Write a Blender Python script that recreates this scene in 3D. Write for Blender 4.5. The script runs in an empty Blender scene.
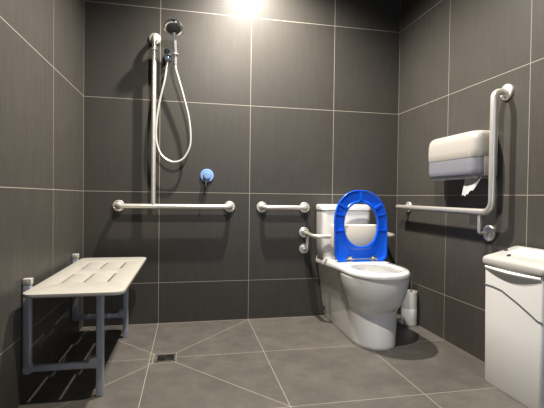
import bpy, bmesh, math, random
from mathutils import Vector, Matrix
random.seed(3)
PI = math.pi
scene = bpy.context.scene
COL = scene.collection

# ------------------------------------------------------------------ node helpers
class NT:
    def __init__(s, name):
        s.m = bpy.data.materials.new(name); s.m.use_nodes = True
        s.nt = s.m.node_tree; s.nt.nodes.clear()
        s.out = s.nt.nodes.new('ShaderNodeOutputMaterial')
        s.b = s.nt.nodes.new('ShaderNodeBsdfPrincipled')
        s.nt.links.new(s.b.outputs[0], s.out.inputs[0])
    def put(s, v, sock):
        if isinstance(v, (int, float)): sock.default_value = v
        elif isinstance(v, (tuple, list)): sock.default_value = (*v, 1) if len(v) == 3 and sock.type == 'RGBA' else v
        else: s.nt.links.new(v, sock)
    def math(s, op, a, b=0.0, c=0.0, clamp=False):
        n = s.nt.nodes.new('ShaderNodeMath'); n.operation = op; n.use_clamp = clamp
        for i, v in enumerate((a, b, c)): s.put(v, n.inputs[i])
        return n.outputs[0]
    def mix(s, f, a, b, blend='MIX'):
        n = s.nt.nodes.new('ShaderNodeMix'); n.data_type = 'RGBA'; n.blend_type = blend
        s.put(f, n.inputs[0]); s.put(a, n.inputs[6]); s.put(b, n.inputs[7])
        return n.outputs[2]
    def coords(s):
        t = s.nt.nodes.new('ShaderNodeTexCoord'); return t.outputs['Object']
    def sep(s, v):
        n = s.nt.nodes.new('ShaderNodeSeparateXYZ'); s.nt.links.new(v, n.inputs[0]); return n.outputs
    def scale(s, v, k):
        n = s.nt.nodes.new('ShaderNodeMapping'); s.nt.links.new(v, n.inputs[0]); n.inputs['Scale'].default_value = k
        return n.outputs[0]
    def noise(s, v, scale, detail=4, rough=.6):
        n = s.nt.nodes.new('ShaderNodeTexNoise'); s.nt.links.new(v, n.inputs['Vector'])
        n.inputs['Scale'].default_value = scale; n.inputs['Detail'].default_value = detail; n.inputs['Roughness'].default_value = rough
        return n.outputs['Fac']
    def ramp(s, f, lo, hi, a=0., b=1.):
        n = s.nt.nodes.new('ShaderNodeMapRange'); n.interpolation_type = 'SMOOTHSTEP'
        s.put(f, n.inputs[0]); n.inputs[1].default_value = lo; n.inputs[2].default_value = hi
        n.inputs[3].default_value = a; n.inputs[4].default_value = b
        return n.outputs[0]
    def bump(s, h, strength, dist):
        n = s.nt.nodes.new('ShaderNodeBump'); s.put(h, n.inputs['Height'])
        n.inputs['Strength'].default_value = strength; n.inputs['Distance'].default_value = dist
        s.nt.links.new(n.outputs[0], s.b.inputs['Normal'])

def mat(name, col, rough=.5, metal=0., var=.04, nscale=30., coat=0., trans=0., spec=.5, bump=0., sub=0., rvar=.05):
    t = NT(name); co = t.coords()
    f = t.noise(co, nscale)
    c1 = tuple(max(0, c*(1-var)) for c in col); c2 = tuple(min(1, c*(1+var)) for c in col)
    t.put(t.mix(f, c1, c2), t.b.inputs['Base Color'])
    t.put(t.ramp(f, 0, 1, max(.02, rough-rvar), rough+rvar), t.b.inputs['Roughness'])
    t.b.inputs['Metallic'].default_value = metal
    t.b.inputs['Coat Weight'].default_value = coat
    t.b.inputs['Coat Roughness'].default_value = .06
    t.b.inputs['Transmission Weight'].default_value = trans
    t.b.inputs['Specular IOR Level'].default_value = spec
    if sub:
        t.b.inputs['Subsurface Weight'].default_value = sub
        t.b.inputs['Subsurface Radius'].default_value = (.02, .02, .02)
    if bump: t.bump(f, bump, .002)
    return t.m

XL, XR, ZO, YG = -1.0675, 1.1056, .2712, -.600
TILE_A, TILE_B = (.040, .037, .033), (.058, .054, .048)
FLOOR_A, FLOOR_B = (.105, .097, .086), (.178, .165, .147)
GROUT = (.33, .305, .26)

def tile_mat(name, axes, offs, edges=(), stretch=(1, 1, 1), floor=False, rough=.42, k=1.35):
    t = NT(name); co = t.coords(); xyz = t.sep(co)
    d = None
    cells = []
    for ax, o in zip(axes, offs):
        c = t.math('SUBTRACT', xyz[ax], o)
        e = t.math('PINGPONG', c, .3)
        d = e if d is None else t.math('MINIMUM', d, e)
        cells.append(t.math('FLOOR', t.math('DIVIDE', c, .6)))
    for ax, o in edges:
        d = t.math('MINIMUM', d, t.math('ABSOLUTE', t.math('SUBTRACT', xyz[ax], o)))
    if floor:      # falls cut to the drain: four mitred joints and a small frame of joints round the grate
        u = t.math('ABSOLUTE', t.math('ADD', xyz[0], .5265)); v = t.math('ABSOLUTE', t.math('ADD', xyz[1], .604))
        L = math.hypot(.4765, .541)
        cr = t.math('ABSOLUTE', t.math('DIVIDE', t.math('SUBTRACT', t.math('MULTIPLY', t.math('SUBTRACT', u, .05), .541),
                    t.math('MULTIPLY', t.math('SUBTRACT', v, .055), .4765)), L))
        far = t.math('ADD', t.math('MULTIPLY', t.math('LESS_THAN', u, .05), 1.), t.math('MULTIPLY', t.math('GREATER_THAN', u, .532), 1.))
        d = t.math('MINIMUM', d, t.math('ADD', cr, far))
        fx = t.math('SUBTRACT', u, .058); fy = t.math('SUBTRACT', v, .060)
        box = t.math('ABSOLUTE', t.math('MAXIMUM', fx, fy))
        d = t.math('MINIMUM', d, box)
        u2 = t.math('ABSOLUTE', t.math('ADD', xyz[0], .59))
        d = t.math('MINIMUM', d, t.math('ADD', t.math('ABSOLUTE', t.math('SUBTRACT', v, .060)), t.math('GREATER_THAN', u2, .02)))
    g = t.ramp(d, .0011, .0024, 1., 0.)
    cv = t.nt.nodes.new('ShaderNodeCombineXYZ'); t.nt.links.new(cells[0], cv.inputs[0]); t.nt.links.new(cells[1], cv.inputs[1])
    wn = t.nt.nodes.new('ShaderNodeTexWhiteNoise'); t.nt.links.new(cv.outputs[0], wn.inputs[0])
    st = t.noise(t.scale(co, stretch), 9, 6, .62)
    fine = t.noise(co, 140, 3, .6)
    cloud = t.noise(co, 4.5 if floor else 3.2, 6, .65)
    f = t.math('ADD', t.math('MULTIPLY', st, .30 if floor else .50), t.math('ADD', t.math('MULTIPLY', fine, .25), t.math('MULTIPLY', cloud, .80 if floor else .55)))
    f = t.math('ADD', f, t.math('MULTIPLY', t.math('SUBTRACT', wn.outputs[0], .5), .16))
    f = t.ramp(f, .30, 1.02)
    col = t.mix(f, FLOOR_A if floor else tuple(c*k for c in TILE_A), FLOOR_B if floor else tuple(c*k for c in TILE_B))
    t.put(t.mix(g, col, GROUT), t.b.inputs['Base Color'])
    r = t.ramp(f, 0, 1, rough + .07, rough - .03)
    t.put(t.math('ADD', r, t.math('MULTIPLY', g, .3)), t.b.inputs['Roughness'])
    t.b.inputs['Specular IOR Level'].default_value = .42
    h = t.math('SUBTRACT', t.math('MULTIPLY', fine, .25), g)
    t.bump(h, .25, .0015)
    return t.m

M = {}
M['tile_back'] = tile_mat('grey porcelain tile back wall', (0, 2), (0, ZO), ((0, XL), (0, XR), (2, 0)), (4, 1, .5))
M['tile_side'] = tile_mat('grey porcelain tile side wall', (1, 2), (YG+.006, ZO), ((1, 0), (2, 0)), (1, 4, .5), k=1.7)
M['tile_floor'] = tile_mat('grey porcelain tile floor', (0, 1), (0, YG-.002), (), (1, 1, 1), True, .40)
M['plaster'] = mat('grey painted plaster', (.40, .40, .39), .8, bump=.1)
M['steel'] = mat('satin stainless steel', (.80, .765, .71), .36, .72, .03, 40)
M['chrome'] = mat('chrome', (.80, .80, .80), .09, 1., .02)
M['ceramic'] = mat('white glazed ceramic', (.83, .825, .81), .12, 0, .012, 8, coat=.6, rvar=.02)
M['white'] = mat('white moulded plastic', (.82, .81, .79), .32, 0, .015, 12)
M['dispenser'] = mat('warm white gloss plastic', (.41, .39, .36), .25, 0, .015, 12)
M['lid'] = mat('off white lid plastic', (.48, .465, .44), .35, 0, .015, 12)
M['cream'] = mat('cream vinyl pad', (.78, .72, .59), .42, 0, .03, 20)
M['bench'] = mat('off white bench plastic', (.43, .41, .37), .42, 0, .05, 25, bump=.05)
M['blue'] = mat('cobalt blue plastic', (.003, .105, .62), .3, 0, .05, 10, coat=.15)
M['paleblue'] = mat('pale blue mixer finish', (.27, .40, .66), .25, .2, .12, 60)  # pale blue base colour, slightly metallic, for mixer plate and knob
M['deepblue'] = mat('dark blue plastic', (.035, .055, .125), .3)
M['filmed'] = mat('chrome under blue film', (.50, .58, .72), .2, .6, .1, 60)
M['satin'] = mat('satin chrome', (.72, .72, .71), .22, .7, .03)
M['legs'] = mat('blue grey leg metal', (.50, .53, .59), .40, .45, .08, 40)  # half-metallic base colour tinted blue grey, for bench posts, arms and legs
M['window'] = mat('smoky translucent grey plastic', (.25, .25, .28), .25, 0, .04, 10)
M['cap'] = mat('pale grey plastic cap', (.42, .40, .375), .5)
M['paper'] = mat('white tissue paper', (.85, .86, .88), .9, 0, .03, 50)
M['greyline'] = mat('grey trim plastic', (.17, .17, .18), .45)
M['dark'] = mat('dark rubber', (.02, .02, .02), .6)
M['frost'] = mat('frosted white plastic', (.56, .555, .54), .35, 0, .02, 12, sub=.2)
M['frostlow'] = mat('opaque white plastic', (.88, .875, .85), .35, 0, .02, 12)
M['hose'] = mat('ribbed chrome hose', (.78, .775, .76), .32, .55, .08, 300)
M['drain'] = mat('tarnished steel grate', (.035, .034, .033), .5, .4, .2, 60)
M['drainframe'] = mat('worn steel frame', (.15, .14, .13), .6, .3, .1, 60)
M['spray'] = mat('grey spray nozzles', (.15, .15, .15), .35)
M['door'] = mat('light painted door frame', (.62, .61, .58), .5)

# ------------------------------------------------------------------ mesh helpers
def link(name, bm, m, parent=None, smooth=40):
    off = Vector(parent['_o']) if parent is not None and '_o' in parent else Vector((0, 0, 0))
    if off.length: bmesh.ops.translate(bm, verts=bm.verts, vec=-off)
    bmesh.ops.recalc_face_normals(bm, faces=bm.faces)
    me = bpy.data.meshes.new(name); bm.to_mesh(me); bm.free()
    for p in me.polygons: p.use_smooth = True
    me.set_sharp_from_angle(angle=math.radians(smooth))
    me.materials.append(m)
    o = bpy.data.objects.new(name, me); COL.objects.link(o)
    if parent is not None:
        o.parent = parent
        o['_o'] = list(off)
    return o

def top(name, bm, m, label, cat, base=None, smooth=40, group=None, kind=None):
    if base is not None: bmesh.ops.translate(bm, verts=bm.verts, vec=-Vector(base))
    o = link(name, bm, m, None, smooth)
    if base is not None: o.location = base; o['_o'] = list(base)
    if label: o['label'] = label; o['category'] = cat
    if group: o['group'] = group
    if kind: o['kind'] = kind
    return o

def thing(name, label, cat, base):
    o = bpy.data.objects.new(name, None); COL.objects.link(o)
    o.empty_display_size = .05; o.location = base; o['_o'] = list(base)
    o['label'] = label; o['category'] = cat
    return o

def box(bm, lo, hi, bev=0., seg=3, mtx=None):
    lo, hi = Vector(lo), Vector(hi)
    b = bmesh.new()
    bmesh.ops.create_cube(b, size=1)
    for v in b.verts: v.co = Vector([(lo[i]+hi[i])/2 + v.co[i]*(hi[i]-lo[i]) for i in range(3)])
    if bev: bmesh.ops.bevel(b, geom=b.edges[:], offset=bev, segments=seg, profile=.5, affect='EDGES')
    if mtx: bmesh.ops.transform(b, matrix=mtx, verts=b.verts)
    join(bm, b)

def join(bm, b):
    me = bpy.data.meshes.new('tmp'); b.to_mesh(me); b.free(); bm.from_mesh(me); bpy.data.meshes.remove(me)

def frame_for(d):
    d = d.normalized(); a = Vector((0, 0, 1)) if abs(d.z) < .9 else Vector((1, 0, 0))
    x = d.cross(a).normalized(); return x, d.cross(x).normalized()

def fillet(pts, r, n=8):
    pts = [Vector(p) for p in pts]; out = [pts[0]]
    for i in range(1, len(pts)-1):
        a, b, c = pts[i-1], pts[i], pts[i+1]
        u, v = (a-b).normalized(), (c-b).normalized()
        ang = u.angle(v); rr = r[i-1] if isinstance(r, (list, tuple)) else r
        t = min(rr / math.tan(ang/2), (a-b).length*.49, (c-b).length*.49)
        rr = t*math.tan(ang/2)
        cen = b + (u+v).normalized()*(rr/math.sin(ang/2))
        s, e = b+u*t-cen, b+v*t-cen
        tot = s.angle(e); ax = s.cross(e).normalized()
        for k in range(n+1): out.append(cen + Matrix.Rotation(tot*k/n, 3, ax) @ s)
    out.append(pts[-1]); return out

def catmull(pts, n=8):
    pts = [Vector(p) for p in pts]; P = [pts[0]*2-pts[1]]+pts+[pts[-1]*2-pts[-2]]; out = []
    for i in range(1, len(P)-2):
        for k in range(n):
            t = k/n; a, b, c, d = P[i-1:i+3]
            out.append(.5*((2*b)+(c-a)*t+(2*a-5*b+4*c-d)*t*t+(-a+3*b-3*c+d)*t**3))
    out.append(pts[-1]); return out

def tube(bm, pts, r, n=20, cap=True, dome=0):
    pts = [Vector(p) for p in pts]; rings = []; x = None
    for i, p in enumerate(pts):
        d = (pts[min(i+1, len(pts)-1)] - pts[max(i-1, 0)]).normalized()
        if x is None: x, y = frame_for(d)
        else:
            x = (x - d*x.dot(d)).normalized(); y = d.cross(x).normalized()
        rr = r[i] if isinstance(r, (list, tuple)) else r
        rings.append([bm.verts.new(p + (x*math.cos(2*PI*k/n) + y*math.sin(2*PI*k/n))*rr) for k in range(n)])
    for a, b in zip(rings, rings[1:]):
        for k in range(n): bm.faces.new((a[k], a[(k+1) % n], b[(k+1) % n], b[k]))
    if cap: bm.faces.new(rings[0][::-1]); bm.faces.new(rings[-1])

def lathe(bm, prof, o, axis, n=32):
    """prof: list of (radius, height along axis); closed with caps when radius 0 at the ends"""
    axis = Vector(axis).normalized(); x, y = frame_for(axis); o = Vector(o); rings = []
    for r, h in prof:
        c = o + axis*h
        if r < 1e-6: rings.append([bm.verts.new(c)])
        else: rings.append([bm.verts.new(c + (x*math.cos(2*PI*k/n)+y*math.sin(2*PI*k/n))*r) for k in range(n)])
    for a, b in zip(rings, rings[1:]):
        for k in range(n):
            k2 = (k+1) % n
            if len(a) == 1 and len(b) == 1: continue
            if len(a) == 1: bm.faces.new((a[0], b[k2], b[k]))
            elif len(b) == 1: bm.faces.new((a[k], a[k2], b[0]))
            else: bm.faces.new((a[k], a[k2], b[k2], b[k]))

def loft(bm, loops, cap0=True, cap1=True, closed=False):
    R = [[bm.verts.new(p) for p in L] for L in loops]; n = len(R[0])
    pairs = list(zip(R, R[1:])) + ([(R[-1], R[0])] if closed else [])
    for a, b in pairs:
        for k in range(n): bm.faces.new((a[k], a[(k+1) % n], b[(k+1) % n], b[k]))
    if not closed:
        if cap0: bm.faces.new(R[0][::-1])
        if cap1: bm.faces.new(R[-1])
    return R

def rrect(hx, hy, r, n=6):
    out = []
    for cx, cy, a0 in ((hx-r, hy-r, 0), (-hx+r, hy-r, 90), (-hx+r, -hy+r, 180), (hx-r, -hy+r, 270)):
        for k in range(n+1):
            a = math.radians(a0+90*k/n); out.append((cx+r*math.cos(a), cy+r*math.sin(a)))
    return out

def new(): return bmesh.new()

# ------------------------------------------------------------------ the room
YF, ZC = -3.25, 2.75
bm = new(); box(bm, (XL-.12, YF-1.2, -.12), (XR+.12, .12, 0)); top('floor', bm, M['tile_floor'], None, None, kind='structure')
bm = new(); box(bm, (XL-.12, 0, 0), (XR+.12, .12, ZC)); top('wall_back', bm, M['tile_back'], None, None, kind='structure')
bm = new(); box(bm, (XL-.12, YF, 0), (XL, 0, ZC)); top('wall_left', bm, M['tile_side'], None, None, kind='structure')
bm = new(); box(bm, (XR, YF, 0), (XR+.12, 0, ZC)); top('wall_right', bm, M['tile_side'], None, None, kind='structure')
bm = new(); box(bm, (XL-.12, YF, ZC), (XR+.12, .12, ZC+.1)); top('ceiling', bm, M['plaster'], None, None, kind='structure')
bm = new()   # wall behind the camera with an open doorway
box(bm, (XL-.12, YF-.12, 0), (-.05, YF, ZC)); box(bm, (.95, YF-.12, 0), (XR+.12, YF, ZC)); box(bm, (-.05, YF-.12, 2.1), (.95, YF, ZC))
top('wall_front', bm, M['tile_back'], None, None, kind='structure')
bm = new()
box(bm, (-.05, YF-.13, 0), (0, YF+.015, 2.1), .004); box(bm, (.9, YF-.13, 0), (.95, YF+.015, 2.1), .004); box(bm, (-.05, YF-.13, 2.05), (.95, YF+.015, 2.1), .004)
top('trim_1', bm, M['door'], None, None, kind='structure')

# ------------------------------------------------------------------ grab rails
TR = .016
def flange(parent, pos, nrm, r=.038):
    bm = new(); nrm = Vector(nrm)
    lathe(bm, [(0, 0), (r*.99, 0), (r, .003), (r, .008), (r*.93, .0115), (r*.62, .013), (TR*1.25, .0145), (TR*1.05, .019), (0, .019)], pos, nrm)
    o = link('flange', bm, M['steel'], parent, 35)
    x, y = frame_for(nrm)
    for k in range(3):
        a = 2*PI*k/3+.5; bm = new()
        lathe(bm, [(.0042, 0), (.0042, .0012), (.003, .002), (0, .002)], Vector(pos)+nrm*.0118+(x*math.cos(a)+y*math.sin(a))*r*.78, nrm, 10)
        link('screw', bm, M['steel'], o)
    return o

DB = .068   # stand-off of the back rails
def steel(name, parent, pts, r, fil=.045, n=20):
    bm = new(); tube(bm, fillet(pts, fil, 10), r, n); return link(name, bm, M['steel'], parent)

t = thing('shower_grab_rail', 'inverted T stainless steel shower rail, long horizontal bar with tall vertical bar, on back wall', 'grab rail', (-.63, 0, .778))
zb, xv = .778, -.634
steel('horizontal_bar', t, [(-.853, -.006, zb), (-.853, -DB, zb), (-.137, -DB, zb), (-.137, -.006, zb)], TR)
steel('vertical_bar', t, [(xv, -DB, zb), (xv, -DB, 1.868), (xv, -.006, 1.868)], .0145, .04)
flange(t, (-.853, 0, zb), (0, -1, 0)); flange(t, (-.137, 0, zb), (0, -1, 0)); flange(t, (xv, 0, 1.868), (0, -1, 0))
bm = new(); lathe(bm, [(0, 0), (.019, 0), (.021, .004), (.021, .018), (.019, .022), (0, .022)], (xv, -DB, 1.768), (0, 0, 1)); link('collar', bm, M['steel'], t)

t = thing('grab_rail', 'short horizontal stainless steel grab rail on back wall left of the cistern', 'grab rail', (.237, 0, .776))
steel('bar', t, [(.086, -.006, .776), (.086, -DB, .776), (.392, -DB, .776), (.392, -.006, .776)], TR)
flange(t, (.086, 0, .776), (0, -1, 0)); flange(t, (.392, 0, .776), (0, -1, 0))

t = thing('angled_grab_rail', 'L-shaped stainless steel grab rail on right wall under the dispenser', 'grab rail', (XR, -.6, .788))
xo = XR-.075; yv = -1.060
steel('bar', t, [(xo, -.150, .789), (xo, yv, .786), (xo, yv, 1.372), (XR-.006, yv, 1.372)], TR, [.055, .05])
bm = new(); tube(bm, [(xo, -.172, .789), (XR-.03, -.172, .789), (XR-.006, -.172, .789)], .012, 16)
link('support_stem', bm, M['steel'], t)
steel('support_rod', t, [(xo, -.975, .787), (xo, -.975, .678), (XR-.006, -.962, .676)], .0075, .012, 14)
flange(t, (XR, -.172, .789), (-1, 0, 0)); flange(t, (XR, yv, 1.372), (-1, 0, 0), .040); flange(t, (XR, -.962, .676), (-1, 0, 0), .042)

# backrest over the toilet
t = thing('padded_support_rail', 'steel support rail with cream back pad, between cistern and raised blue seat', 'back support', (.662, 0, .595))
yb = -.238
xa, xb = .392, .972
steel('rail', t, [(xa, -.006, .600), (xa, yb, .592), (xb, yb, .592), (xb, -.006, .600)], .0145, .055)
flange(t, (xa, 0, .600), (0, -1, 0)); flange(t, (xb, 0, .600), (0, -1, 0))
flange(t, (xa, 0, .485), (0, -1, 0), .036); flange(t, (xb, 0, .485), (0, -1, 0), .036)
for x in (xa, xb):
    bm = new(); tube(bm, fillet([(x, -.085, .597), (x, -.085, .485), (x, -.006, .485)], .02), .010, 14); link('support_rod', bm, M['steel'], t)
bm = new(); box(bm, (.500, yb-.040, .522), (.818, yb-.012, .674), .010, 4); link('pad', bm, M['cream'], t)
bm = new(); box(bm, (.518, yb-.014, .53), (.806, yb+.006, .665), .004, 2); link('pad_mount', bm, M['white'], t)

# ------------------------------------------------------------------ shower fittings
t = thing('shower_outlet', 'chrome shower wall outlet with holder cradle and blue film, beside the tall vertical bar', 'shower outlet', (-.552, 0, 1.75))
bm = new(); lathe(bm, [(0, 0), (.026, 0), (.027, .004), (.024, .012), (.013, .016), (0, .016)], (-.552, 0, 1.752), (0, -1, 0)); link('wall_plate', bm, M['chrome'], t)
bm = new(); tube(bm, [(-.552, -.012, 1.752), (-.552, -.055, 1.752)], .013, 18)
tube(bm, [(-.552, -.050, 1.765), (-.552, -.050, 1.735), (-.552, -.052, 1.705)], [.0125, .0125, .008], 18); link('elbow', bm, M['chrome'], t)
bm = new(); lathe(bm, [(0, 0), (.019, 0), (.021, .004), (.021, .022), (.018, .027), (0, .027)], (-.552, -.050, 1.720), (0, 0, 1)); link('collar', bm, M['filmed'], t)
bm = new(); lathe(bm, [(0, 0), (.015, 0), (.0175, .005), (.0175, .022), (.014, .027), (0, .027)], (-.556, -.050, 1.764), (0, 0, 1)); link('knob', bm, M['deepblue'], t)
bm = new(); box(bm, (-.548, -.088, 1.746), (-.518, -.042, 1.758), .004)
tl = [Vector((-.504+.0175*math.cos(a), -.083+.0175*math.sin(a), 1.752)) for a in [math.radians(150+i*15) for i in range(25)]]
tube(bm, tl[:21], .0055, 10); link('holder_cradle', bm, M['satin'], t)

t = thing('hand_shower', 'chrome hand shower with round head and looped hose, resting in the wall holder', 'hand shower', (-.505, -.08, 1.70))
bm = new()
hp = [(-.503, -.076, 1.690), (-.5035, -.080, 1.72), (-.504, -.085, 1.754), (-.507, -.099, 1.80), (-.510, -.113, 1.845), (-.511, -.122, 1.875)]
tube(bm, catmull(hp, 5), [.0115+.003*min(1, max(0, (i-4)/20)) for i in range(26)], 18)
hd = link('handle', bm, M['satin'], t)
nrm = Vector((-.06, -.46, -.84)).normalized(); hc = Vector((-.512, -.135, 1.902))
bm = new(); lathe(bm, [(0, -.030), (.018, -.029), (.038, -.022), (.053, -.010), (.059, 0), (.059, .008), (.054, .013), (.044, .013), (.043, .009), (0, .009)], hc, nrm, 36)
h = link('shower_head', bm, M['chrome'], t)
bm = new(); lathe(bm, [(0, .008), (.0425, .008), (.0425, .012), (.040, .0135), (0, .0145)], hc, nrm, 36)
x, y = frame_for(nrm)
for rr, nn in ((.013, 7), (.024, 12), (.034, 18)):
    for k in range(nn):
        a = 2*PI*k/nn; lathe(bm, [(.0018, 0), (.0014, .0035), (0, .0035)], hc+nrm*.0137+(x*math.cos(a)+y*math.sin(a))*rr, nrm, 6)
link('spray_face', bm, M['spray'], h)
bm = new()
hose = [(-.552, -.052, 1.712), (-.556, -.06, 1.68), (-.569, -.06, 1.59), (-.598, -.05, 1.464), (-.617, -.046, 1.335), (-.620, -.046, 1.219), (-.597, -.05, 1.129),
        (-.556, -.055, 1.084), (-.506, -.058, 1.066), (-.452, -.06, 1.085), (-.413, -.06, 1.147), (-.401, -.06, 1.226), (-.414, -.06, 1.355),
        (-.446, -.065, 1.482), (-.474, -.07, 1.579), (-.497, -.075, 1.655), (-.503, -.076, 1.70)]
tube(bm, catmull(hose, 10), .0072, 12); link('hose', bm, M['hose'], t)

t = thing('shower_mixer', 'round pale blue shower mixer with lever pointing down, on back wall', 'shower mixer', (-.291, 0, .985))
bm = new(); lathe(bm, [(0, 0), (.044, 0), (.0455, .003), (.0455, .007), (.042, .011), (.026, .012), (0, .012)], (-.291, 0, .985), (0, -1, 0), 40); link('wall_plate', bm, M['paleblue'], t)
bm = new(); lathe(bm, [(.0, .011), (.024, .011), (.024, .040), (.021, .046), (0, .047)], (-.291, 0, .985), (0, -1, 0), 32); k = link('knob', bm, M['paleblue'], t)
bm = new(); tube(bm, [(-.292, -.034, .972), (-.297, -.042, .945), (-.302, -.05, .912)], [.007, .0055, .005], 12); link('lever', bm, M['chrome'], t)

# ------------------------------------------------------------------ toilet
XT = .662
t = thing('toilet', 'white ceramic back-to-wall toilet with raised blue seat, against back wall', 'toilet', (XT, -.38, 0))
def sm(a, b, x):
    x = min(1, max(0, (x-a)/(b-a))); return x*x*(3-2*x)
def dshape(wr, wf, yf, yc, y0, nose):
    # straight flanks from y0 widening from wr to wf at yc, superelliptic nose to yf (coordinates relative to the axis of the pan)
    n, m, e = 44, 40, 8
    h = [(wr*i/e, y0) for i in range(e)]
    h += [(wr+(wf-wr)*i/n, y0+(yc-y0)*i/n) for i in range(n)]
    h += [(wf*abs(math.cos(PI/2*i/m))**(2/nose), yc-(yc-yf)*abs(math.sin(PI/2*i/m))**(2/nose)) for i in range(m+1)]
    return [(-a, b) for a, b in h] + [(a, b) for a, b in h[1:-1]][::-1]
def ray(poly, c, a):
    d = (math.cos(a), math.sin(a)); best = 0
    for i in range(len(poly)):
        p, q = poly[i], poly[(i+1) % len(poly)]
        ex, ey = q[0]-p[0], q[1]-p[1]; den = d[0]*ey-d[1]*ex
        if abs(den) < 1e-12: continue
        px, py = p[0]-c[0], p[1]-c[1]
        t_ = (px*ey-py*ex)/den; u_ = (px*d[1]-py*d[0])/den
        if t_ > 0 and -1e-9 <= u_ <= 1+1e-9: best = max(best, t_)
    return best
PC = (0, -.47)
def ring(pts, z):      # the rim lip is deeper at the back than at the front
    return [(XT+a, b, z-.024*sm(.25, .375, z)*(1-sm(.430, .442, z))*(1-sm(.0, .55, -b))) for a, b in pts]
def skirt(z):
    f = min(1, z/.403)
    return dshape(.113+.054*f, (.127+.033*f), -.704+.022*sm(0, .2, z), -.54, -.004, 2.1)
def bowl(rx, yb, yf):
    n = 60; cy = -.55
    return [(rx*math.copysign(abs(math.cos(2*PI*i/n))**.9, math.cos(2*PI*i/n)),
             cy+((yb-cy) if math.sin(2*PI*i/n) > 0 else (cy-yf))*math.copysign(abs(math.sin(2*PI*i/n))**.93, math.sin(2*PI*i/n))) for i in range(n)]
def grown(sk, bw, k=.010):       # skirt outline pushed out to the bowl outline, softly blended
    out = []
    for a, b in sk:
        dx, dy = a-PC[0], b-PC[1]; r0 = math.hypot(dx, dy); r1 = ray(bw, PC, math.atan2(dy, dx))
        h = max(k-abs(r0-r1), 0)/k; r = max(r0, r1)+h*h*k*.25
        out.append((PC[0]+dx/r0*r, PC[1]+dy/r0*r))
    return out
def topring(k, z): return ring(dshape(.180+k, .186+k, -.792-k, -.55, -.004, 2.2), z)
bm = new()
sk0 = skirt(0)
lv = [ring([(a*.98, b*.997) for a, b in sk0], 0), ring(sk0, .004), ring(skirt(.02), .02), ring(skirt(.08), .08), ring(skirt(.13), .13), ring(skirt(.17), .17), ring(skirt(.195), .195)]
for z, rx, yb_, yf in ((.205, .118, -.50, -.690), (.216, .134, -.49, -.705), (.228, .143, -.475, -.716), (.245, .153, -.45, -.730), (.268, .163, -.42, -.745), (.295, .171, -.385, -.758), (.325, .178, -.35, -.768), (.350, .1815, -.325, -.775), (.375, .1845, -.30, -.780), (.395, .1855, -.28, -.782), (.403, .186, -.27, -.783)):
    lv.append(ring(grown(skirt(z), bowl(rx, yb_, yf)), z))
lv += [topring(-.004, .408), topring(0, .411), topring(.001, .416), topring(.001, .428), topring(-.003, .436), topring(-.010, .443)]
# rim top inward to the bowl opening
def hole(rx, ry, z, yc=-.585, sc=1.0):
    n = len(lv[0]); pts = []
    for p in lv[-1]:
        a = math.atan2(p[1]-yc, p[0]-XT)
        pts.append((XT+rx*math.cos(a), yc+ry*math.sin(a), z))
    return pts
lv += [hole(.138, .176, .444), hole(.134, .172, .442), hole(.132, .170, .436), hole(.140, .178, .424), hole(.150, .188, .405), hole(.148, .186, .385), hole(.125, .155, .33), hole(.09, .11, .27), hole(.045, .06, .235)]
loft(bm, lv)
pan = link('pan', bm, M['ceramic'], t, 50)
bm = new(); box(bm, (XT-.128, -.050, .056), (XT-.119, -.030, .082), .003); link('fixing_hole_cap', bm, M['dark'], pan)
# cistern
bm = new(); L = []
for z, hx, y1 in ((.436, .164, -.176), (.448, .169, -.180), (.60, .173, -.183), (.762, .175, -.185)):
    L.append([(XT-.016+a, (y1-.006)/2-.0+b*1., z) for a, b in rrect(hx, (-y1-.006)/2, .035)])
loft(bm, L); cis = link('cistern', bm, M['ceramic'], t, 50)
bm = new(); L = []
for z, k in ((.762, -.004), (.764, .003), (.790, .004), (.799, 0), (.803, -.010), (.804, -.03)):
    L.append([(XT-.016+a, -.097+b, z) for a, b in rrect(.175+k, .091+min(k, .002), .036)])
loft(bm, L); link('cistern_lid', bm, M['ceramic'], cis, 50)
bm = new()
for s in (-1, 1):
    pr = [(0, 0)]+[(math.sin(PI*k/12)*.018, -math.cos(PI*k/12)*.018) for k in range(13)]
    a = [bm.verts.new((XT-.016+s*(.0015+p[0]), -.10+p[1], .8035)) for p in pr[1:]]
    b = [bm.verts.new((XT-.016+s*(.0015+p[0]*.93), -.10+p[1]*.93, .808)) for p in pr[1:]]
    for k in range(12): bm.faces.new((a[k], a[k+1], b[k+1], b[k]))
    bm.faces.new(b); bm.faces.new((a[0], a[-1], b[-1], b[0]))
link('flush_button', bm, M['chrome'], cis)

# raised seat ring, underside towards the room
def seat_outline(hw=.179, ht=.458, rb=.045, n=120):
    tc = .245
    poly = []
    for k in range(13):                       # bottom right corner
        a = -PI/2+PI/2*k/12; poly.append((hw*.985-rb+rb*math.cos(a), rb+rb*math.sin(a)))
    for k in range(1, 41):                    # straight side swelling into round top
        a = PI*k/40-PI/2*0
        pass
    for k in range(41):
        a = PI*k/40; c, s_ = math.cos(a), math.sin(a)
        poly.append((hw*math.copysign(abs(c)**.86, c), tc+(ht-tc)*abs(s_)**.93))
    for k in range(13):
        a = PI+PI/2*k/12; poly.append((-hw*.985+rb+rb*math.cos(a), rb+rb*math.sin(a)))
    return poly
def hit(poly, c, a):
    d = (math.cos(a), math.sin(a)); best = None
    for i in range(len(poly)):
        p, q = poly[i], poly[(i+1) % len(poly)]
        ex, ey = q[0]-p[0], q[1]-p[1]; den = d[0]*ey-d[1]*ex
        if abs(den) < 1e-12: continue
        px, py = p[0]-c[0], p[1]-c[1]
        tt = (px*ey-py*ex)/den; u = (px*d[1]-py*d[0])/den
        if tt > 0 and -1e-9 <= u <= 1+1e-9: best = tt if best is None else min(best, tt)
    return best
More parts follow.
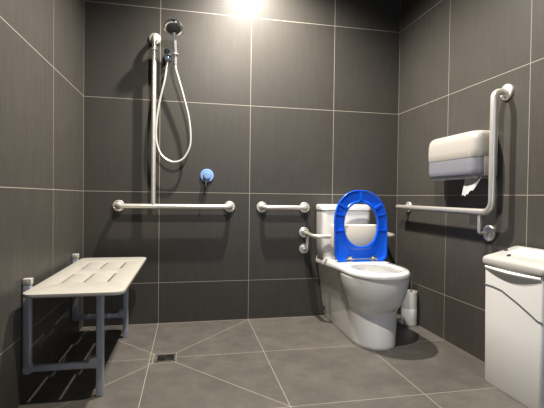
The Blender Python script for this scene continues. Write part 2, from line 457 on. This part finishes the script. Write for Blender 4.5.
SC = (0, .236); NS = 144
outer = seat_outline()
OUT = []; INN = []
for k in range(NS):
    a = 2*PI*k/NS; r = hit(outer, SC, a); OUT.append((SC[0]+r*math.cos(a), SC[1]+r*math.sin(a)))
    INN.append((.112*math.copysign(abs(math.cos(a))**.92, math.cos(a)), SC[1]+.1385*math.copysign(abs(math.sin(a))**.96, math.sin(a))))
prof = [(0, -.006), (.008, -.012), (.05, -.0145), (.10, -.0135), (.15, -.0050), (.22, -.0035), (.74, -.0035), (.80, -.0045), (.85, -.0105), (.95, -.0105), (1.0, -.007),
        (1.0, .004), (.96, .009), (.5, .012), (.06, .009), (.0, .003)]
YS, ZS = -.362, .442; LEAN = math.radians(4.0)
def S(a, b, h):
    c, s_ = math.cos(LEAN), math.sin(LEAN)
    return (XT+.006+a, YS+b*s_+h*c, ZS+b*c-h*s_)
bm = new()
loft(bm, [[S(OUT[k][0]+(INN[k][0]-OUT[k][0])*f, OUT[k][1]+(INN[k][1]-OUT[k][1])*f, h) for k in range(NS)] for f, h in prof], closed=True)
seat = link('seat', bm, M['blue'], t, 60)
# six bumpers and ribs on the underside
def lerp_ring(ang, f):
    k = int(round((ang % (2*PI))/(2*PI)*NS)) % NS
    return (OUT[k][0]+(INN[k][0]-OUT[k][0])*f, OUT[k][1]+(INN[k][1]-OUT[k][1])*f)
for deg in (90, 42, 138, 22, 158, -12, 192):
    a = math.radians(deg); p0, p1 = lerp_ring(a, .12), lerp_ring(a, .84)
    d = Vector((p1[0]-p0[0], p1[1]-p0[1])); L_ = d.length; d.normalize(); nn = Vector((-d.y, d.x)); w = .010 if deg in (90, 42, 138) else .0055
    bm = new(); lo = [];
    for h, k in ((-.003, 1), (-.0125, .95), (-.0145, .8)):
        lo.append([S(p0[0]+d.x*(L_/2+sx*L_/2*(k if k == 1 else .97))+nn.x*sy*w*k, p0[1]+d.y*(L_/2+sx*L_/2*(k if k == 1 else .97))+nn.y*sy*w*k, h) for sx, sy in ((-1, -1), (1, -1), (1, 1), (-1, 1))])
    loft(bm, lo); link('bumper' if w > .008 else 'rib', bm, M['blue'], seat)
for s in (-1, 1):
    bm = new(); x = XT+.006+s*.080
    box(bm, (x-.020, YS-.022, .444), (x+.020, YS+.022, .453), .003)
    tube(bm, [(x-.026, YS-.006, .462), (x+.026, YS-.006, .462)], .0085, 14)
    box(bm, (x-.014, YS-.014, .462), (x+.014, YS-.006+.004, .482), .003)
    link('hinge', bm, M['chrome'], t)
bm = new(); tube(bm, [(XT+.006-.06, YS-.006, .462), (XT+.006+.06, YS-.006, .462)], .004, 10); link('hinge_pin', bm, M['chrome'], t)

# ------------------------------------------------------------------ brush and holder
bx, by = 1.053, -.288
bm = new(); lathe(bm, [(0, 0), (.050, 0), (.0515, .003), (.0515, .010), (.0505, .014), (.0505, .222), (.049, .226), (.047, .226), (.0465, .222), (.0465, .02), (0, .02)], (bx, by, 0), (0, 0, 1), 40)
o = top('toilet_brush_holder', bm, M['frost'], 'tall white cylindrical toilet brush holder on floor right of the toilet', 'brush holder', (bx, by, 0))
bm = new(); lathe(bm, [(.0508, .012), (.0516, .014), (.0512, .112), (.0506, .114)], (bx, by, 0), (0, 0, 1), 40); link('lower_sleeve', bm, M['frostlow'], o)
t = thing('toilet_brush', 'toilet brush with thin upright rod standing in the white holder', 'toilet brush', (bx, by, .025))
bm = new(); tube(bm, [(bx+.008, by, .12), (bx+.012, by, .25), (bx+.016, by, .335)], .0045, 12); h = link('handle', bm, M['chrome'], t)
bm = new(); lathe(bm, [(0, 0), (.005, 0), (.006, .003), (.006, .012), (.004, .015), (0, .015)], (bx+.016, by, .333), (0, 0, 1), 16); link('knob', bm, M['chrome'], h)
bm = new(); lathe(bm, [(0, 0), (.03, .004), (.036, .02), (.036, .075), (.02, .095), (0, .097)], (bx+.006, by, .026), (0, 0, 1), 20)
for v in bm.verts: v.co += Vector((random.uniform(-1, 1), random.uniform(-1, 1), 0))*.002
link('bristles', bm, M['paper'], t)

# ------------------------------------------------------------------ toilet roll dispenser
t = thing('toilet_roll_dispenser', 'large white rounded paper dispenser with smoky grey lower panel, on right wall', 'paper dispenser', (XR, -.80, .965))
dy0, dy1 = -.570, -1.005; yc, hy = (dy0+dy1)/2, (dy0-dy1)/2
def disp_loop(z, infl, d=.128, r=.045):
    # plan outline: flat at the wall, rounded front corners; x measured from wall
    hyy = hy+infl; dd = d+infl; pts = [(0, hyy)]
    for k in range(9):
        a = PI/2*k/8; pts.append((dd-r+r*math.sin(a), hyy-r+r*math.cos(a)))
    for k in range(9):
        a = PI/2*k/8; pts.append((dd-r+r*math.cos(a), -hyy+r-r*math.sin(a)))
    pts.append((0, -hyy))
    return [(XR-.001-a, yc+b, z) for a, b in pts]
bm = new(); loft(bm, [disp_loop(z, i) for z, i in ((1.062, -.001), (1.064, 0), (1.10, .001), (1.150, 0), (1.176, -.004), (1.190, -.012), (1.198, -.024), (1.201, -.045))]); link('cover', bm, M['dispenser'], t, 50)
bm = new(); loft(bm, [disp_loop(z, i) for z, i in ((.962, -.030), (.964, -.020), (.970, -.010), (.980, -.004), (1.0, -.002), (1.062, -.002))]); link('grey_panel', bm, M['window'], t, 50)
for s in (-1, 1):      # white side cheeks behind the grey panel
    bm = new(); ye = yc+s*hy
    box(bm, (XR-.075, min(ye-s*.004, ye+s*.0015), .968), (XR-.001, max(ye-s*.004, ye+s*.0015), 1.064), .0015, 2)
    link('side_cheek', bm, M['dispenser'], t)
bm = new(); box(bm, (XR-.104, dy1+.034, .9585), (XR-.006, dy0-.034, .966), .003); link('base_tray', bm, M['white'], t)
# hanging sheet
bm = new(); nx, nz = 16, 14; G = []
for j in range(nz+1):
    f = j/nz; row = []
    for i in range(nx+1):
        u = i/nx
        ytop, ybot = -.868+(-1.0+.868)*u, -.868+(-.955+.868)*u
        y = ytop+(ybot-ytop)*f**1.1
        zl = .858+.012*abs(math.sin(u*9+.6))+.034*u*u
        z = .975+(zl-.975)*f
        x = 1.028+.004*math.sin(u*7)*f-.022*f
        row.append(bm.verts.new((x, y, z)))
    G.append(row)
for j in range(nz):
    for i in range(nx): bm.faces.new((G[j][i], G[j][i+1], G[j+1][i+1], G[j+1][i]))
bmesh.ops.solidify(bm, geom=bm.faces[:], thickness=.0008)
top('toilet_paper', bm, M['paper'], 'torn white tissue sheet hanging below the wall dispenser', 'toilet paper', (1.028, -.93, .975), 80)

# ------------------------------------------------------------------ bin
t = thing('bin', 'slim white pedal-less bin with domed lid and grey curved line, by right wall', 'bin', (1.02, -1.29, 0))
t['label'] = 'slim white bin with domed lid and grey curved line, against right wall'
y0, y1 = -1.122, -1.450; yc = (y0+y1)/2
bm = new(); L = []
for z, hx, hy_ in ((0, .068, .155), (.006, .0705, .1585), (.30, .073, .1615), (.548, .075, .164)):
    L.append([(1.022+a, yc+b, z) for a, b in rrect(hx, hy_, .012, 4)])
loft(bm, L); body = link('body', bm, M['white'], t, 45)
bm = new(); L = []
for z, hx, hy_, dx in ((.550, .074, .160, 0), (.551, .081, .175, 0), (.556, .083, .178, 0), (.574, .083, .178, 0), (.580, .081, .176, 0), (.584, .079, .173, .001)):
    L.append([(1.020+dx+a, yc+b, z) for a, b in rrect(hx, hy_, .022, 6)])
for f, hx, hy_, dx in ((.2, .0775, .170, .0015), (.55, .074, .160, .003), (.85, .070, .146, .005), (1., .064, .135, .007)):
    L.append([(1.020+dx+a, yc+b, .584+f*(.032+.020*(a/hx))) for a, b in rrect(hx, hy_, .022, 6)])
loft(bm, L); lid = link('lid', bm, M['lid'], t, 50)
tilt = Matrix.Translation((1.027, yc, .617)) @ Matrix.Rotation(-math.atan2(.040, .128), 4, 'Y')
bm = new(); box(bm, (-.030, -.115, -.006), (.046, .085, .003), .0025, 2, tilt); link('flap', bm, M['white'], lid)
for yy, xx in ((.122, -.002), (.052, -.050)):
    bm = new(); lathe(bm, [(0, -.004), (.008, -.004), (.009, .001), (.007, .004), (.004, .005), (0, .005)], tilt @ Vector((xx, yy, 0)), tilt.to_3x3() @ Vector((0, 0, 1)), 14); link('latch', bm, M['drain'], lid)
# curved hand lip under the lid
bm = new(); L = []
n = 24
for k in range(n+1):
    f = k/n; y = y0-.010+(y1-y0+.020)*f; sag = math.sin(PI*f)
    z = .541-.004*sag; xx = .9475; w_ = .006+.013*sag
    L.append([(xx+.004, y, z+.004), (xx-w_*.8, y, z+.003), (xx-w_, y, z), (xx-w_, y, z-.006), (xx-w_*.7, y, z-.010), (xx+.004, y, z-.012)])
loft(bm, L); link('hand_lip', bm, M['frostlow'], body, 60)
# grey curved line on the face
bm = new(); L = []
for k in range(33):
    f = k/32; y = y0-.004+(y1-y0+.008)*f
    kz = ((0, .453), (.15, .4535), (.33, .447), (.6, .415), (.82, .384), (.93, .367), (1, .365))
    i_ = max(i for i in range(len(kz)-1) if kz[i][0] <= f+1e-9); u_ = (f-kz[i_][0])/(kz[i_+1][0]-kz[i_][0]); z = kz[i_][1]+(kz[i_+1][1]-kz[i_][1])*u_
    xs = 1.022-(.073+.002*(z-.3)/.248)
    L.append([(xs+.002, y, z-.0035), (xs-.0015, y, z-.0035), (xs-.0015, y, z+.0035), (xs+.002, y, z+.0035)])
loft(bm, L); link('curved_trim_line', bm, M['greyline'], body, 60)

# ------------------------------------------------------------------ fold-down bench
t = thing('shower_bench', 'fold-down shower bench, slotted off-white seat on blue grey metal legs, at left wall', 'bench', (-.85, -.62, 0))
bx0, bx1, by0, by1 = -1.034, -.660, -1.104, -.155; zt, th = .467, .014
bm = new(); edges = []
def loop2(pts):
    vs = [bm.verts.new((a, b, 0)) for a, b in pts]
    for i in range(len(vs)): edges.append(bm.edges.new((vs[i], vs[(i+1) % len(vs)])))
cx_, cy_ = (bx0+bx1)/2, (by0+by1)/2
loop2([(cx_+a, cy_+b) for a, b in rrect((bx1-bx0)/2, (by1-by0)/2, .045, 8)])
for sx in (-.945, -.855, -.757):
    for sa, sb in ((-.895, -.690), (-.555, -.345)):
        loop2([(sx+a, (sa+sb)/2+b) for a, b in rrect(.0047, (sb-sa)/2, .0046, 4)])
r_ = bmesh.ops.triangle_fill(bm, use_beauty=True, use_dissolve=False, edges=edges)
bmesh.ops.translate(bm, verts=bm.verts, vec=(0, 0, zt))
ext = bmesh.ops.extrude_face_region(bm, geom=bm.faces[:])
bmesh.ops.translate(bm, verts=[g for g in ext['geom'] if isinstance(g, bmesh.types.BMVert)], vec=(0, 0, -th))
bmesh.ops.recalc_face_normals(bm, faces=bm.faces)
rim = [e for e in bm.edges if len(e.link_faces) == 2 and e.calc_face_angle(0) > 1.2]
bmesh.ops.bevel(bm, geom=rim, offset=.0015, segments=2, profile=.5, affect='EDGES')
link('seat', bm, M['bench'], t, 35)
for y in (-.968, -.245):
    bm = new(); box(bm, (XL+.002, y-.0135, .118), (XL+.031, y+.0135, .480), .003); wp = link('wall_post', bm, M['legs'], t)
    bm = new(); box(bm, (XL+.001, y-.015, .478), (XL+.034, y+.015, .504), .003); link('end_cap', bm, M['cap'], wp)
    bm = new(); lathe(bm, [(0, 0), (.004, 0), (.0035, .002), (0, .0025)], (XL+.019, y-.015, .492), (0, -1, 0), 12); link('screw', bm, M['steel'], wp)
    bm = new(); lathe(bm, [(0, 0), (.0185, 0), (.0195, .003), (.0195, .031), (.0185, .034), (0, .034)], (XL+.021, y+.017, .134), (0, -1, 0), 24); hb = link('hinge_bracket', bm, M['legs'], wp)
    bm = new(); box(bm, (XL+.030, y-.011, .121), (-.786, y+.011, .147), .003); link('stay_arm', bm, M['legs'], t)
    bm = new(); box(bm, (-.786, y-.0135, .0), (-.757, y+.0135, .452), .003); lg = link('leg', bm, M['legs'], t)
    bm = new(); lathe(bm, [(0, 0), (.023, 0), (.024, .003), (.024, .031), (.023, .034), (0, .034)], (-.791, y+.017, .146), (0, -1, 0), 24); link('bracket', bm, M['legs'], lg)
for y in (-.968, -.245):
    bm = new(); box(bm, (bx0+.02, y-.0135, .440), (bx1-.03, y+.0135, .4535), .003); link('cross_bar', bm, M['legs'], t)

# ------------------------------------------------------------------ floor drain
dxc, dyc = -.520, -.604
t = thing('floor_drain', 'small square metal floor drain set into the grey tiles', 'drain', (dxc, dyc, 0))
bm = new()
for a in range(4):
    m4 = Matrix.Translation((dxc, dyc, 0)) @ Matrix.Rotation(PI/2*a, 4, 'Z')
    box(bm, (-.051, .043, .0003), (.051, .051, .0028), .0006, 1, m4)
link('frame', bm, M['drainframe'], t)
bm = new(); box(bm, (dxc-.043, dyc-.043, .0003), (dxc+.043, dyc+.043, .0010))
for r in (.012, .021, .030, .039):
    pts = [Vector((dxc+r*math.cos(2*PI*k/24), dyc+r*math.sin(2*PI*k/24), .0014)) for k in range(25)]
    tube(bm, pts, .0022, 8)
for a in range(4):
    m4 = Matrix.Translation((dxc, dyc, 0)) @ Matrix.Rotation(PI/4*a, 4, 'Z'); box(bm, (-.042, -.0025, .0006), (.042, .0025, .0026), 0, 1, m4)
link('grate', bm, M['drain'], t)

for o in list(bpy.data.objects):
    if '_o' in o: del o['_o']

# ------------------------------------------------------------------ lights
def spot(name, loc, power, size=math.radians(170), radius=.03, col=(1, .945, .865), blend=.35, aim=(0, 0, -1)):
    l = bpy.data.lights.new(name, 'SPOT'); l.energy = power; l.spot_size = size; l.spot_blend = blend
    l.shadow_soft_size = radius; l.use_shadow = True; l.color = col
    o = bpy.data.objects.new(name, l); o.location = loc; COL.objects.link(o)
    o.rotation_euler = (0, 0, 0)
    return o
spot('downlight_near_wall', (.03, -.49, 2.60), 285, math.radians(142), .028, blend=.95)
spot('downlight_middle', (-.05, -1.60, 2.60), 180, math.radians(155), .028, blend=.7)
w = bpy.data.worlds.new('World'); scene.world = w; w.use_nodes = True
w.node_tree.nodes['Background'].inputs[0].default_value = (.62, .76, 1, 1)
w.node_tree.nodes['Background'].inputs[1].default_value = 1.8

# ------------------------------------------------------------------ camera
cam = bpy.data.cameras.new('camera'); co = bpy.data.objects.new('camera', cam); COL.objects.link(co)
yaw, pitch, roll = .20180404, -.01735514, .01267570
f = Vector((math.sin(yaw)*math.cos(pitch), math.cos(yaw)*math.cos(pitch), math.sin(pitch)))
r = Vector((math.cos(yaw), -math.sin(yaw), 0)); u = r.cross(f)
r2 = r*math.cos(roll)+u*math.sin(roll); u2 = -r*math.sin(roll)+u*math.cos(roll)
mw = Matrix((r2, u2, -f)).transposed().to_4x4(); mw.translation = Vector((-.41346, -2.79670, .84820))
co.matrix_world = mw
cam.sensor_fit = 'HORIZONTAL'; cam.sensor_width = 36; cam.lens = 36*409.96/544; cam.clip_start = .02
scene.camera = co
scene.cycles.sample_clamp_indirect = .6
scene.cycles.use_adaptive_sampling = False
scene.cycles.caustics_reflective = False
scene.cycles.caustics_refractive = False
scene.view_settings.view_transform = 'Standard'
scene.view_settings.look = 'None'
scene.view_settings.exposure = .25
scene.view_settings.gamma = .85
